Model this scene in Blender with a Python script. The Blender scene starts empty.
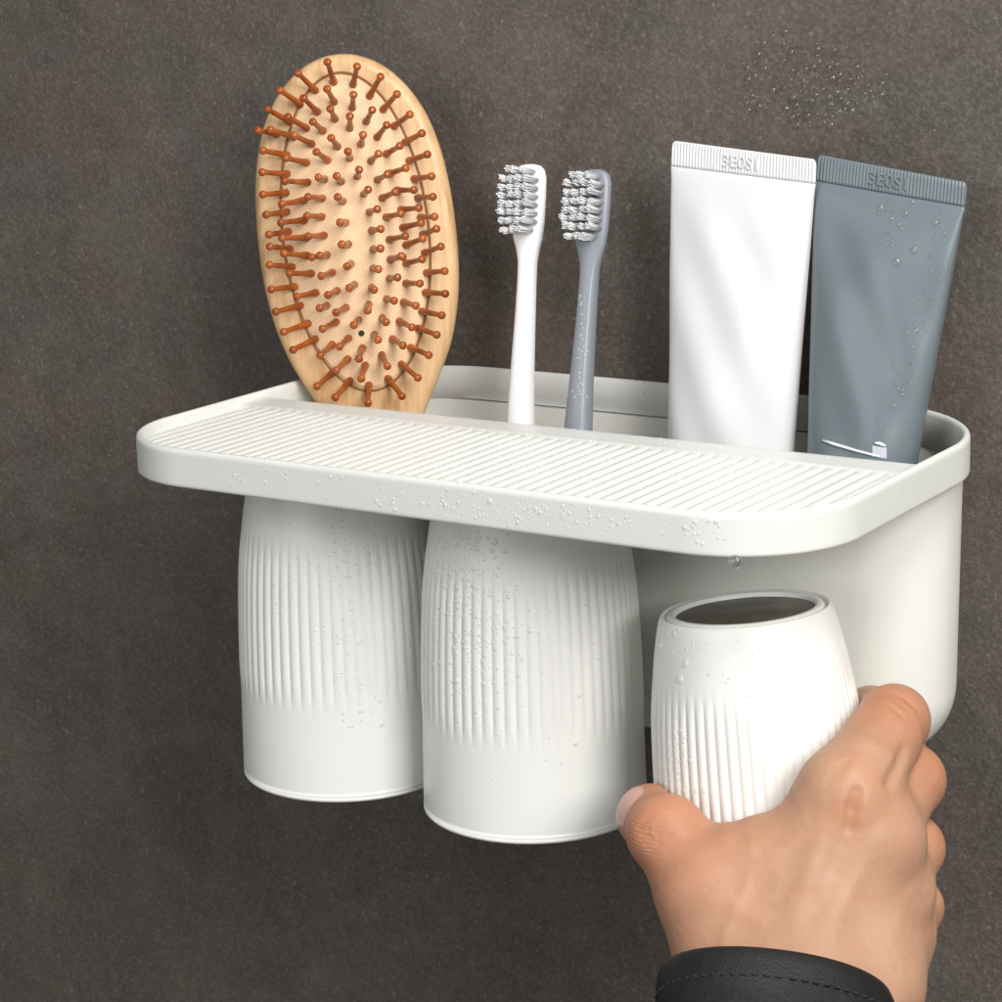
import bpy, math, random
import numpy as np
from mathutils import Vector, Matrix
from mathutils.bvhtree import BVHTree
random.seed(4); RNG = np.random.RandomState(7)
S = bpy.context.scene
COL = S.collection

# ------------------------------------------------------------------ camera
CAM_LOC = np.array([.4014, -.7197, .1583]); CAM_ROT = (1.3312, .0294, .57360); F = 2322.35; CX, CY = 501.5, 501.5
cam_d = bpy.data.cameras.new('camera'); cam = bpy.data.objects.new('camera', cam_d); COL.objects.link(cam)
cam.location = CAM_LOC; cam.rotation_euler = CAM_ROT
cam_d.sensor_width = 36; cam_d.lens = F / 1002 * 36; cam_d.clip_start = .01; cam_d.clip_end = 50
S.camera = cam
# ------------------------------------------------------------------ light
w = bpy.data.worlds.new('World'); S.world = w; w.use_nodes = True
w.node_tree.nodes['Background'].inputs[0].default_value = (1, .985, .96, 1)
w.node_tree.nodes['Background'].inputs[1].default_value = .17
def area(name, loc, target, size, energy, col=(1, 1, 1)):
    l = bpy.data.lights.new(name, 'AREA'); l.shape = 'RECTANGLE'; l.size, l.size_y = size; l.energy = energy; l.color = col
    o = bpy.data.objects.new(name, l); COL.objects.link(o); o.location = loc
    o.rotation_euler = (Vector(target) - Vector(loc)).to_track_quat('-Z', 'Y').to_euler()
    return o
area('key_softbox', (1.08, -.82, .62), (.06, -.08, -.04), (.58, .58), 17.5, (1, .98, .95))
area('front_softbox', (-.25, -1.30, .35), (0, -.05, -.02), (.8, .8), 4.2, (.98, .99, 1))
area('top_softbox', (.46, -.36, .70), (.10, -.04, .02), (.35, .28), 4.6, (1, .985, .96))
S.view_settings.view_transform = 'Standard'; S.view_settings.look = 'None'
S.view_settings.exposure = 0; S.view_settings.gamma = 1; S.view_settings.use_curve_mapping = False
S.render.engine = 'CYCLES'

# ------------------------------------------------------------------ measuring: a direction from the camera station to a place
RM = np.array(cam.rotation_euler.to_matrix())
def ray(x, y): return RM @ np.array([(x - CX) / F, -(y - CY) / F, -1.])
def aty(x, y, Y): d = ray(x, y); return CAM_LOC + d * (Y - CAM_LOC[1]) / d[1]
def atd(x, y, D): return CAM_LOC + ray(x, y) * D

HS = .91          # size of the hand and of the lifted cup
# ------------------------------------------------------------------ materials
def mat(name, col, rough=.4, **kw):
    m = bpy.data.materials.new(name); m.use_nodes = True
    b = m.node_tree.nodes['Principled BSDF']
    b.inputs['Base Color'].default_value = (*col, 1); b.inputs['Roughness'].default_value = rough
    for k, v in kw.items(): b.inputs[k.replace('_', ' ')].default_value = v
    return m
class NT:
    def __init__(s, m): s.t = m.node_tree; s.b = s.t.nodes['Principled BSDF']; s.o = s.n('ShaderNodeTexCoord').outputs['Object']
    def n(s, typ, **kw):
        x = s.t.nodes.new(typ)
        for k, v in kw.items(): setattr(x, k, v)
        return x
    def link(s, a, b): s.t.links.new(a, b)
    def noise(s, scale, detail=4, rough=.5, src=None, dist=0):
        x = s.n('ShaderNodeTexNoise'); x.inputs['Scale'].default_value = scale; x.inputs['Detail'].default_value = detail
        x.inputs['Roughness'].default_value = rough; x.inputs['Distortion'].default_value = dist
        s.link(src or s.o, x.inputs['Vector']); return x.outputs['Fac']
    def ramp(s, fac, stops):
        r = s.n('ShaderNodeValToRGB'); e = r.color_ramp.elements
        while len(e) < len(stops): e.new(.5)
        for i, (p, c) in enumerate(stops): e[i].position = p; e[i].color = (*c, 1)
        s.link(fac, r.inputs[0]); return r.outputs[0]
    def mix(s, fac, a, b, typ='MIX'):
        x = s.n('ShaderNodeMix', data_type='RGBA', blend_type=typ)
        if isinstance(fac, float): x.inputs[0].default_value = fac
        else: s.link(fac, x.inputs[0])
        for k, v in ((6, a), (7, b)):
            if isinstance(v, tuple): x.inputs[k].default_value = (*v, 1)
            else: s.link(v, x.inputs[k])
        return x.outputs[2]
    def math(s, op, a, b=0.):
        x = s.n('ShaderNodeMath', operation=op)
        for k, v in ((0, a), (1, b)):
            if isinstance(v, (int, float)): x.inputs[k].default_value = v
            else: s.link(v, x.inputs[k])
        return x.outputs[0]
    def bump(s, h, strength=.3, dist=.001, prev=None):
        x = s.n('ShaderNodeBump'); x.inputs['Strength'].default_value = strength; x.inputs['Distance'].default_value = dist
        s.link(h, x.inputs['Height'])
        if prev is not None: s.link(prev, x.inputs['Normal'])
        s.link(x.outputs[0], s.b.inputs['Normal']); return x.outputs[0]
    def scaled(s, v, src=None):
        x = s.n('ShaderNodeMapping'); x.inputs['Scale'].default_value = v; s.link(src or s.o, x.inputs['Vector']); return x.outputs[0]

def plastic(name, col, rough=.33):
    m = mat(name, col, rough, Specular_IOR_Level=.45); n = NT(m)
    c = n.noise(60, 3); n.link(n.mix(c, tuple(v * .985 for v in col), tuple(min(1, v * 1.01) for v in col)), n.b.inputs['Base Color'])
    n.link(n.math('ADD', n.math('MULTIPLY', n.noise(35, 3), .14), rough - .07), n.b.inputs['Roughness'])
    n.bump(n.noise(900, 2), .05, .0004); return m
M_RIM = plastic('pale_grey_white_plastic', (.74, .755, .725), .36)
M_BOX = plastic('white_plastic_box', (.80, .81, .765), .38)
M_CUP = plastic('white_plastic_cup', (.85, .858, .83), .32)
M_DISC = mat('dark_metal_disc', (.13, .125, .11), .48, Metallic=.5)
nd = NT(M_DISC); nd.link(nd.ramp(nd.noise(55, 3, .5), [(.3, (.10, .092, .075)), (.75, (.26, .245, .205))]), nd.b.inputs['Base Color'])
M_WHITE_TUBE = plastic('white_tube_plastic', (.70, .705, .715), .34)
M_GREY_TUBE = plastic('blue_grey_tube_plastic', (.150, .184, .203), .3)
M_PALE = mat('pale_white', (.85, .88, .9), .35)
M_PALE2 = mat('pale_lavender', (.52, .53, .60), .4)
M_WBRUSH = plastic('white_toothbrush_plastic', (.87, .865, .875), .3)
M_GBRUSH = plastic('grey_toothbrush_plastic', (.25, .27, .305), .34)
M_CORD = mat('black', (.01, .01, .01), .6)
# bristles of the toothbrushes : fine strands
M_TUFT = mat('nylon_bristles', (.7, .71, .73), .5); n = NT(M_TUFT)
z = n.noise(1, 2, .5, n.scaled((2600, 300, 2600)))
n.link(n.ramp(z, [(.35, (.74, .75, .78)), (.55, (.88, .89, .90))]), n.b.inputs['Base Color'])
# stone wall
M_WALL = mat('dark_stone_wall', (.08, .07, .06), .6, Specular_IOR_Level=.35); n = NT(M_WALL)
cl = n.noise(11, 6, .62, dist=1.); c2 = n.noise(30, 6, .68, dist=1.2); sp = n.noise(640, 4, .7); fine = n.noise(1700, 2, .6)
base = n.ramp(cl, [(.32, (.058, .047, .039)), (.5, (.108, .090, .077)), (.66, (.185, .160, .142))])
base = n.mix(.6, base, n.ramp(c2, [(.33, (.062, .051, .043)), (.66, (.155, .134, .119))]))
base = n.mix(.36, base, n.ramp(sp, [(.33, (.042, .034, .028)), (.5, (.105, .089, .078)), (.68, (.27, .242, .220))]))
base = n.mix(.22, base, n.ramp(n.noise(20, 3, .5, dist=1.), [(.4, (.088, .080, .070)), (.6, (.135, .092, .066))]))
spots = n.ramp(n.noise(420, 1, .4), [(.70, (0, 0, 0)), (.76, (1, 1, 1))])
base = n.mix(n.math('MULTIPLY', spots, .4), base, (.27, .25, .23))
n.link(base, n.b.inputs['Base Color'])
n.link(n.math('ADD', n.math('MULTIPLY', c2, .3), .42), n.b.inputs['Roughness'])
b0 = n.bump(sp, .55, .0007); b1 = n.bump(c2, .30, .003, b0); n.bump(fine, .3, .0003, b1)
# bamboo
M_BAMBOO = mat('bamboo_wood', (.66, .40, .19), .45); n = NT(M_BAMBOO)
g = n.noise(1, 4, .6, n.scaled((430, 430, 16))); g2 = n.noise(1, 2, .5, n.scaled((55, 55, 2)))
c = n.ramp(g, [(.3, (.46, .225, .08)), (.5, (.66, .40, .19)), (.72, (.78, .54, .30))])
n.link(n.mix(.35, c, n.ramp(g2, [(.4, (.58, .33, .145)), (.6, (.75, .52, .29))])), n.b.inputs['Base Color']); n.bump(g, .15, .0003)
M_PAD = mat('cream_rubber_cushion', (.84, .66, .45), .55); n = NT(M_PAD)
vx = n.n('ShaderNodeSeparateXYZ'); 
M_PIN = mat('brown_wood_pin', (.40, .105, .022), .22); n2 = NT(M_PIN)
n2.link(n2.ramp(n2.noise(150, 3), [(.3, (.24, .046, .006)), (.7, (.44, .115, .018))]), n2.b.inputs['Base Color'])
# water
M_WATER = mat('clear_water', (1, 1, 1), .02, Transmission_Weight=1., IOR=1.33)
n = NT(M_WATER); fr = n.n('ShaderNodeFresnel'); fr.inputs['IOR'].default_value = 1.9; tr = n.n('ShaderNodeBsdfTransparent'); gl = n.n('ShaderNodeBsdfGlossy'); gl.inputs['Roughness'].default_value = .04
m1 = n.n('ShaderNodeMixShader'); ge = n.n('ShaderNodeNewGeometry'); n.link(n.math('MULTIPLY', fr.outputs[0], n.math('SUBTRACT', 1., ge.outputs['Backfacing'])), m1.inputs[0]); n.link(tr.outputs[0], m1.inputs[1]); n.link(gl.outputs[0], m1.inputs[2])
m2 = n.n('ShaderNodeMixShader'); m2.inputs[0].default_value = .38; n.link(m1.outputs[0], m2.inputs[1]); n.link(n.b.outputs[0], m2.inputs[2])
n.link(m2.outputs[0], n.t.nodes['Material Output'].inputs['Surface'])
M_BEAD = mat('water_bead', (.86, .88, .87), .05, IOR=1.4); n = NT(M_BEAD)     # small beads: gloss over a bright body
fr = n.n('ShaderNodeFresnel'); fr.inputs['IOR'].default_value = 1.7; tr = n.n('ShaderNodeBsdfTransparent'); gl = n.n('ShaderNodeBsdfGlossy'); gl.inputs['Roughness'].default_value = .05; df = n.n('ShaderNodeBsdfDiffuse'); df.inputs[0].default_value = (.92, .93, .92, 1)
m0 = n.n('ShaderNodeMixShader'); m0.inputs[0].default_value = .40; n.link(tr.outputs[0], m0.inputs[1]); n.link(df.outputs[0], m0.inputs[2])
ge = n.n('ShaderNodeNewGeometry'); m1 = n.n('ShaderNodeMixShader'); n.link(n.math('MULTIPLY', fr.outputs[0], n.math('SUBTRACT', 1., ge.outputs['Backfacing'])), m1.inputs[0]); n.link(m0.outputs[0], m1.inputs[1]); n.link(gl.outputs[0], m1.inputs[2])
n.link(m1.outputs[0], n.t.nodes['Material Output'].inputs['Surface'])
# skin
M_SKIN = mat('skin', (.62, .36, .24), .42, Subsurface_Weight=.14, Subsurface_Scale=.005, Specular_IOR_Level=.36)
M_SKIN.node_tree.nodes['Principled BSDF'].inputs['Subsurface Radius'].default_value = (1, .35, .2)
n = NT(M_SKIN); at = n.n('ShaderNodeAttribute', attribute_name='skin_tint')
sk = n.ramp(n.noise(38, 4, .6, dist=.5), [(.3, (.41, .225, .140)), (.55, (.475, .280, .183)), (.75, (.53, .335, .230))])
sk = n.mix(n.math('MULTIPLY', at.outputs['Fac'], .75), sk, (.50, .175, .078))
sk = n.mix(n.math('MULTIPLY', n.ramp(n.noise(75, 5, .7, dist=1.), [(.45, (0, 0, 0)), (.7, (1, 1, 1))]), .30), sk, (.50, .235, .150))
sk = n.mix(n.math('MULTIPLY', n.ramp(n.noise(420, 3, .6), [(.45, (0, 0, 0)), (.75, (1, 1, 1))]), .22), sk, (.43, .20, .12))
n.link(sk, n.b.inputs['Base Color'])
v = n.n('ShaderNodeTexVoronoi', feature='DISTANCE_TO_EDGE'); v.inputs['Scale'].default_value = 1500
n.link(n.scaled((1, 1, .55)), v.inputs['Vector'])
b0 = n.bump(v.outputs['Distance'], .16, .0004); b1 = n.bump(n.noise(230, 4, .6), .28, .0008, b0)
wr = n.n('ShaderNodeTexWave', wave_type='BANDS', bands_direction='Z'); wr.inputs['Scale'].default_value = 260; wr.inputs['Distortion'].default_value = 9
n.link(n.o, wr.inputs['Vector'])
at2 = n.n('ShaderNodeAttribute', attribute_name='wrinkle')
n.bump(n.math('MULTIPLY', wr.outputs['Fac'], at2.outputs['Fac']), .28, .0004, b1)
n.link(n.math('ADD', n.math('MULTIPLY', n.noise(120, 3), .24), .38), n.b.inputs['Roughness'])
M_NAIL = mat('thumb_nail', (.60, .33, .27), .25)
# black leather
M_LEATHER = mat('black_leather', (.006, .006, .007), .58); n = NT(M_LEATHER)
v = n.n('ShaderNodeTexVoronoi', feature='DISTANCE_TO_EDGE'); v.inputs['Scale'].default_value = 700; n.link(n.o, v.inputs['Vector'])
b0 = n.bump(v.outputs['Distance'], .25, .0006); n.bump(n.noise(40, 3, .5, dist=.6), .35, .004, b0)
M_THREAD = mat('grey_thread', (.022, .022, .024), .8)

# ------------------------------------------------------------------ object helpers
def tag(o, label=None, cat=None, group=None, kind=None):
    for k, v in (('label', label), ('category', cat), ('group', group), ('kind', kind)):
        if v: o[k] = v
    return o
def empty(name, loc, label, cat, group=None):
    o = bpy.data.objects.new(name, None); COL.objects.link(o); o.location = loc; o.empty_display_size = .02
    return tag(o, label, cat, group)
def mesh(name, V, Fc, m, parent=None, origin=None, smooth=True, label=None):
    V = np.asarray(V, float)
    if origin is not None: V = V - np.asarray(origin)
    me = bpy.data.meshes.new(name); me.from_pydata(V.tolist(), [], [tuple(map(int, f)) for f in Fc])
    if smooth: me.polygons.foreach_set('use_smooth', [True] * len(me.polygons))
    me.materials.append(m); me.update()
    o = bpy.data.objects.new(name, me); COL.objects.link(o)
    if parent: o.parent = parent
    elif origin is not None: o.location = origin
    if label: o['label'] = label
    return o
def loft(rings, close=True, cap0=False, cap1=False, base=0, loop=False):
    n = len(rings[0]); V = [p for r in rings for p in r]; Fc = []
    R = len(rings)
    for i in range(R if loop else R - 1):
        a, b = i * n, ((i + 1) % R) * n
        for j in range(n if close else n - 1):
            k = (j + 1) % n; Fc.append((base + a + j, base + a + k, base + b + k, base + b + j))
    if cap0: Fc.append(tuple(base + j for j in range(n))[::-1])
    if cap1: Fc.append(tuple(base + (R - 1) * n + j for j in range(n)))
    return V, Fc
def join(*parts):
    V, Fc = [], []
    for v, f in parts:
        o = len(V); V += [tuple(p) for p in v]; Fc += [tuple(i + o for i in q) for q in f]
    return V, Fc
def fix(o):
    import bmesh
    b = bmesh.new(); b.from_mesh(o.data); bmesh.ops.recalc_face_normals(b, faces=b.faces); b.to_mesh(o.data); b.free(); return o
def tube_path(P, Rr, n=10, caps=True):
    P = [np.asarray(p, float) for p in P]; rings = []; prev = None
    for i, p in enumerate(P):
        t = P[min(i + 1, len(P) - 1)] - P[max(i - 1, 0)]; t = t / (np.linalg.norm(t) + 1e-12)
        if prev is None: prev = np.cross(t, (0, 0, 1.) if abs(t[2]) < .9 else (1., 0, 0))
        u = prev - t * np.dot(prev, t); u /= np.linalg.norm(u); prev = u; v = np.cross(t, u)
        rings.append([p + Rr[i] * (math.cos(a) * u + math.sin(a) * v) for a in np.linspace(0, 2 * math.pi, n, False)])
    return loft(rings, True, caps, caps)
XO = .0045       # the holder's middle lies a little right of the world origin
def rrect(W, D, rb, rf, z, off=0, x0=XO, y0=0, n=14):
    P = []
    for cx, cy, a0, r in ((W / 2 - rb, -rb, 0, rb), (-W / 2 + rb, -rb, 90, rb), (-W / 2 + rf, -D + rf, 180, rf), (W / 2 - rf, -D + rf, 270, rf)):
        for i in range(n + 1):
            a = math.radians(a0 + 90 * i / n); rr = max(r - off, .0004); sh = max(0, off - r + .0004)
            P.append((x0 + cx + rr * math.cos(a), y0 + cy + rr * math.sin(a), z))
    return P
def sm(a, b, x): t = np.clip((x - a) / (b - a), 0, 1); return t * t * (3 - 2 * t)

# ================================================================== SETTING : the stone wall
nx = 2
o = mesh('wall', [(-2.2, .0006, -2), (2.2, .0006, -2), (2.2, .0006, 2), (-2.2, .0006, 2)], [(0, 1, 2, 3)], M_WALL, smooth=False)
tag(o, 'dark brown grey speckled stone wall behind the white holder', 'wall', kind='structure')

# ================================================================== HOLDER
W, D, RB, RF, RH = .261, .1646, .0552, .0383, .0124
holder = empty('wall_holder', (0, 0, -.106), 'wide white plastic bathroom holder with a ridged shelf, mounted on the dark stone wall', 'holder')
HO = (0, 0, -.106)
prof = [(.0001, -RH), (0, -RH + .0005), (0, -RH + .0012), (0, -.0022), (.0, -.0014), (.0003, -.0005), (.0010, 0), (.0016, 0), (.0022, -.0005), (.0025, -.0014), (.0027, -RH), (.0016, -RH - .0004), (.0006, -RH - .0004)]
o = fix(mesh('rim', *loft([rrect(W, D, RB, RF, z, off, n=22) for off, z in prof], loop=True), M_RIM, holder, HO))
# ridged shelf as a height field of columns running away from the wall
SY = .0731
def front_y(x, off=.0026):
    xa = abs(x); r = RF - off; cx = W / 2 - RF
    if xa <= cx: return -D + off
    return -D + RF - math.sqrt(max(0, r * r - (xa - cx) ** 2))
xs = np.linspace(-W / 2 + .0027, W / 2 - .0027, 1000); NR = 26; V = []; pitch = .0048
for x in xs:
    yf = front_y(x); yr = -.0875
    ys = list(np.linspace(yf, max(yf, yr), NR)) + [max(yf, y) for y in (-.0862, -.085, -.080, -.0765, -.0745, -.0734, -.0728, -.0724, -.0722, -.0715)]
    ph = (x / pitch) % 1; rid = max(0, math.sin(math.pi * ph)) ** .5
    edge = sm(W / 2 - .0035, W / 2 - .009, abs(x)); 
    for i, y in enumerate(ys):
        amp = sm(0, .004, y - yf) * (1 - sm(-.0905, -.0873, y)) * edge
        zz = -.0042 + .0015 * rid * amp + .0016 * sm(-.0895, -.086, y)
        if i >= NR: zz += (0, 0, .0001, .0003, .0003, 0, -.0006, -.0016, -.004, -.0102)[i - NR] * 1.
        V.append((x + XO, y, zz))
n_ = NR + 10; Fc = [(i * n_ + j, (i + 1) * n_ + j, (i + 1) * n_ + j + 1, i * n_ + j + 1) for i in range(len(xs) - 1) for j in range(n_ - 1)]
shelf = mesh('ridged_shelf', V, Fc, M_RIM, holder, HO)
# storage box (open above) with its floor
def boxring(z, ins, n=16, wall=0):
    t = (z + .0124) / -.096
    return rrect(2 * (.1243 - .0012 * t - ins), .0630 - ins * .55 - .0012 * t, .039 - ins * .6, .023 - ins * .3, z, wall, y0=-.0032 - ins * .25, n=n)
zs = [(-.0124, 0), (-.03, 0), (-.06, 0), (-.086, 0)] + [(-.086 - .0225 * math.sin(a), .022 * (1 - math.cos(a)) * .9) for a in np.linspace(.15, math.pi / 2, 12)]
outer = [boxring(z, i) for z, i in zs]; inner = [boxring(min(z + (.002 if k else 0), -.0124), i, wall=.0022) for k, (z, i) in reversed(list(enumerate(zs)))]
fl = rrect(W, D, RB, RF, -.01235, .0027, n=16)
V, Fc = loft(outer + inner, loop=False)
n0 = len(outer[0]); b0 = (len(outer) - 1) * n0; Fc.append(tuple(b0 + j for j in range(n0))); Fc.append(tuple(b0 + n0 + j for j in range(n0)))
box = fix(mesh('storage_box', V, Fc, M_BOX, holder, HO))
und = mesh('underside_plate', *loft([rrect(W, D, RB, RF, -.0119, .0026, n=16), boxring(-.0119, 0, wall=.0010)]), M_RIM, holder, HO, smooth=False)
# thin seam of the box below the rim inside
# ================================================================== CUPS
CH = .1105
tt = [0, .015, .05, .1, .27, .5, .75, 1]; rr_ = [.0284, .0291, .0303, .0314, .0343, .0358, .0366, .0371]
def cup_r(t): return np.interp(t, tt, rr_) if False else float(np.polyval(CUPFIT, t))
CUPFIT = np.polyfit([0, .05, .1, .27, .5, .75, 1], [.0288, .0301, .0314, .0341, .0358, .0366, .0372], 4)
NF = 60; NT_ = NF * 10
ang = np.linspace(0, 2 * np.pi, NT_, False)
def make_cup(loc, label, group):
    root = empty('cup', loc, label, 'cup', group)
    th = .0017; rings = []
    def ring(r, z, amp=0):
        rd = r + amp * (np.abs(np.sin(ang * NF / 2)) ** .75 - .55)
        return np.stack([rd * np.cos(ang), rd * np.sin(ang), np.full(NT_, z)], 1).tolist()
    # local z : 0 at the closed end (up), -CH at the mouth
    r0 = cup_r(0)
    rings += [ring(.0234, -.0016), ring(.0236, -.0004), ring(.0242, 0), ring(.0256, -.0001), ring(.0262, -.0007), ring(.0266, -.0014), ring(.0272, -.0014), ring(.0275, -.0006), ring(.0281, -.0002), ring(r0 - .0002, -.0006), ring(r0 + .0003, -.0018)]
    for t in np.linspace(.03, 1, 64)[:-1]:
        a = .00080 * sm(.17, .32, t) * (1 - sm(.62, .73, t)); rings.append(ring(cup_r(t), -CH * t, a))
    rb = cup_r(1)
    rings += [ring(rb, -CH + .0020), ring(rb, -CH + .0008), ring(rb - .0003, -CH + .0003), ring(rb - .0007, -CH + .0001), ring(rb - .0013, -CH), ring(rb - .0021, -CH + .0002), ring(rb - .0024, -CH + .0012)]
    for t in np.linspace(.97, .03, 14): rings.append(ring(cup_r(t) - th - .0006, -CH * t))
    V, Fc = loft(rings); Fc.append(tuple((len(rings) - 1) * NT_ + j for j in range(NT_)))
    fix(mesh('cup_body', V, Fc, M_CUP, root))
    q = np.linspace(0, 2 * np.pi, 72, False)
    dr = [[(r * math.cos(a), r * math.sin(a), z) for a in q] for r, z in ((.0236, -.0017), (.0222, -.0016), (.012, -.0018), (.0110, -.0013), (.001, -.0013))]
    mesh('metal_disc', *loft(dr, cap1=True), M_DISC, root)
    return root
CZ = -.0128; CYY = -.1064
cupA = make_cup((.009, CYY, CZ), 'middle hanging fluted white cup under the shelf, its left side beaded with water', 'fluted white cups')
def copy_tree(o, parent=None):
    c = o.copy(); COL.objects.link(c); c.parent = parent
    for ch in o.children: copy_tree(ch, c)
    return c
cupB = copy_tree(cupA); cupB.location = (.009 - .0765, CYY, CZ)
cupB['label'] = 'hanging fluted white cup farthest left, under the shelf below the hairbrush'
cupC = copy_tree(cupA)
top = atd(745.5, 608, .7062); bot = atd(777, 944, .7230)
axis = top - bot; axis /= np.linalg.norm(axis)
print('held cup length', np.linalg.norm(top - bot), 'top', top, 'bot', bot, 'tilt', axis)
zq = Vector(axis).to_track_quat('Z', 'Y')
cupC.rotation_mode = 'QUATERNION'; cupC.rotation_quaternion = zq; cupC.location = top; cupC.scale = (HS, HS, HS)
cupC['label'] = 'fluted white cup held in the hand, dark round disc on its upturned base'
for c in (cupA, cupB, cupC): c.rotation_mode = 'XYZ' if c is not cupC else 'QUATERNION'

# ================================================================== TOOTHBRUSHES
def toothbrush(p_base, p_head, wmat, label, yaw, seed):
    """p_base: foot inside the box; p_head: top of the head"""
    a = np.array(p_base); b = np.array(p_head); L = np.linalg.norm(b - a); v = (b - a) / L
    nrm = np.array([math.sin(yaw), -math.cos(yaw), 0.]); nrm -= v * np.dot(nrm, v); nrm /= np.linalg.norm(nrm); u = np.cross(v, nrm); u = -u if u[0] < 0 else u
    root = empty('toothbrush', tuple(a), label, 'toothbrush', 'toothbrushes standing in the box')
    hl = .0265; rings = []
    # stations : distance from the top, half width, half thickness, normal offset
    st = [(0, .0020, .0012, 0), (.0006, .0042, .0021, 0), (.002, .0056, .0024, 0), (.0045, .0064, .0026, 0), (.012, .0066, .0026, 0), (.021, .0064, .0026, 0), (.0262, .0056, .0026, -.0002),
          (.0300, .0044, .0027, -.0005), (.0345, .0034, .0030, -.0007), (.041, .0032, .0033, -.0007), (.055, .0034, .0037, -.0005), (.075, .0040, .0042, 0), (.092, .0048, .0046, 0), (.102, .0053, .0048, 0), (L * .72, .0062, .0052, 0), (L * .95, .0060, .005, 0), (L - .001, .005, .004, 0), (L, .002, .002, 0)]
    for s, hw, ht, no in st:
        c = b - v * s + nrm * no
        rings.append([c + u * hw * np.sign(math.cos(t)) * abs(math.cos(t)) ** .75 + nrm * ht * np.sign(math.sin(t)) * abs(math.sin(t)) ** .75 for t in np.linspace(0, 2 * math.pi, 28, False)])
    fix(mesh('handle', *loft(rings, cap0=True, cap1=True), wmat, root, tuple(a)))
    rnd = random.Random(seed)
    for r in range(8):
        k = 3 if r in (0, 7) else 4
        for q in range(k):
            s = .0030 + r * .00295; uu = (q - (k - 1) / 2) * .00285
            base = b - v * s + u * uu + nrm * .0022
            ln = .0098 + (.0007 if (r + q) % 2 else -.0003) + rnd.uniform(-.0003, .0003)
            d = nrm + u * (uu * 16 + rnd.uniform(-.04, .04)) + v * ((3.5 - r) * .008 + rnd.uniform(-.05, .03)); d /= np.linalg.norm(d)
            strands = []
            for z_ in range(24):
                o1 = .00088 * math.sqrt((z_ + .5) / 24); o2 = z_ * 2.4; off = u * o1 * math.cos(o2) + v * o1 * math.sin(o2)
                tip = base + off * 1.35 + (d + (u * rnd.uniform(-1, 1) + v * rnd.uniform(-1, 1)) * .035) * (ln + rnd.uniform(-.0004, .0003) - .0004 * (z_ / 24))
                strands.append(tube_path([base + off, (base + off) * .5 + tip * .5, tip * .98 + (base + off) * .02, tip], [.00016, .00016, .00017, .00009], 5))
            Vt, Ft = join(*strands)
            mesh('bristle_tuft', Vt, Ft, M_TUFT, root, tuple(a))
    return root
def through(px, py, Y, px2, py2, Y2, zend):
    a = aty(px, py, Y); b = aty(px2, py2, Y2); t = (zend - b[2]) / (a[2] - b[2]); return b + (a - b) * t, b
f1, h1 = through(521, 420, -.040, 531, 165, -.020, -.098)
toothbrush(f1, h1, M_WBRUSH, 'white toothbrush with white bristles standing in the box nearer the hairbrush', math.radians(2), 1)
f2, h2 = through(579, 427, -.040, 596, 170, -.020, -.098)
toothbrush(f2, h2, M_GBRUSH, 'grey toothbrush with pale bristles standing in the box nearer the tubes', math.radians(2), 2)

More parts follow.
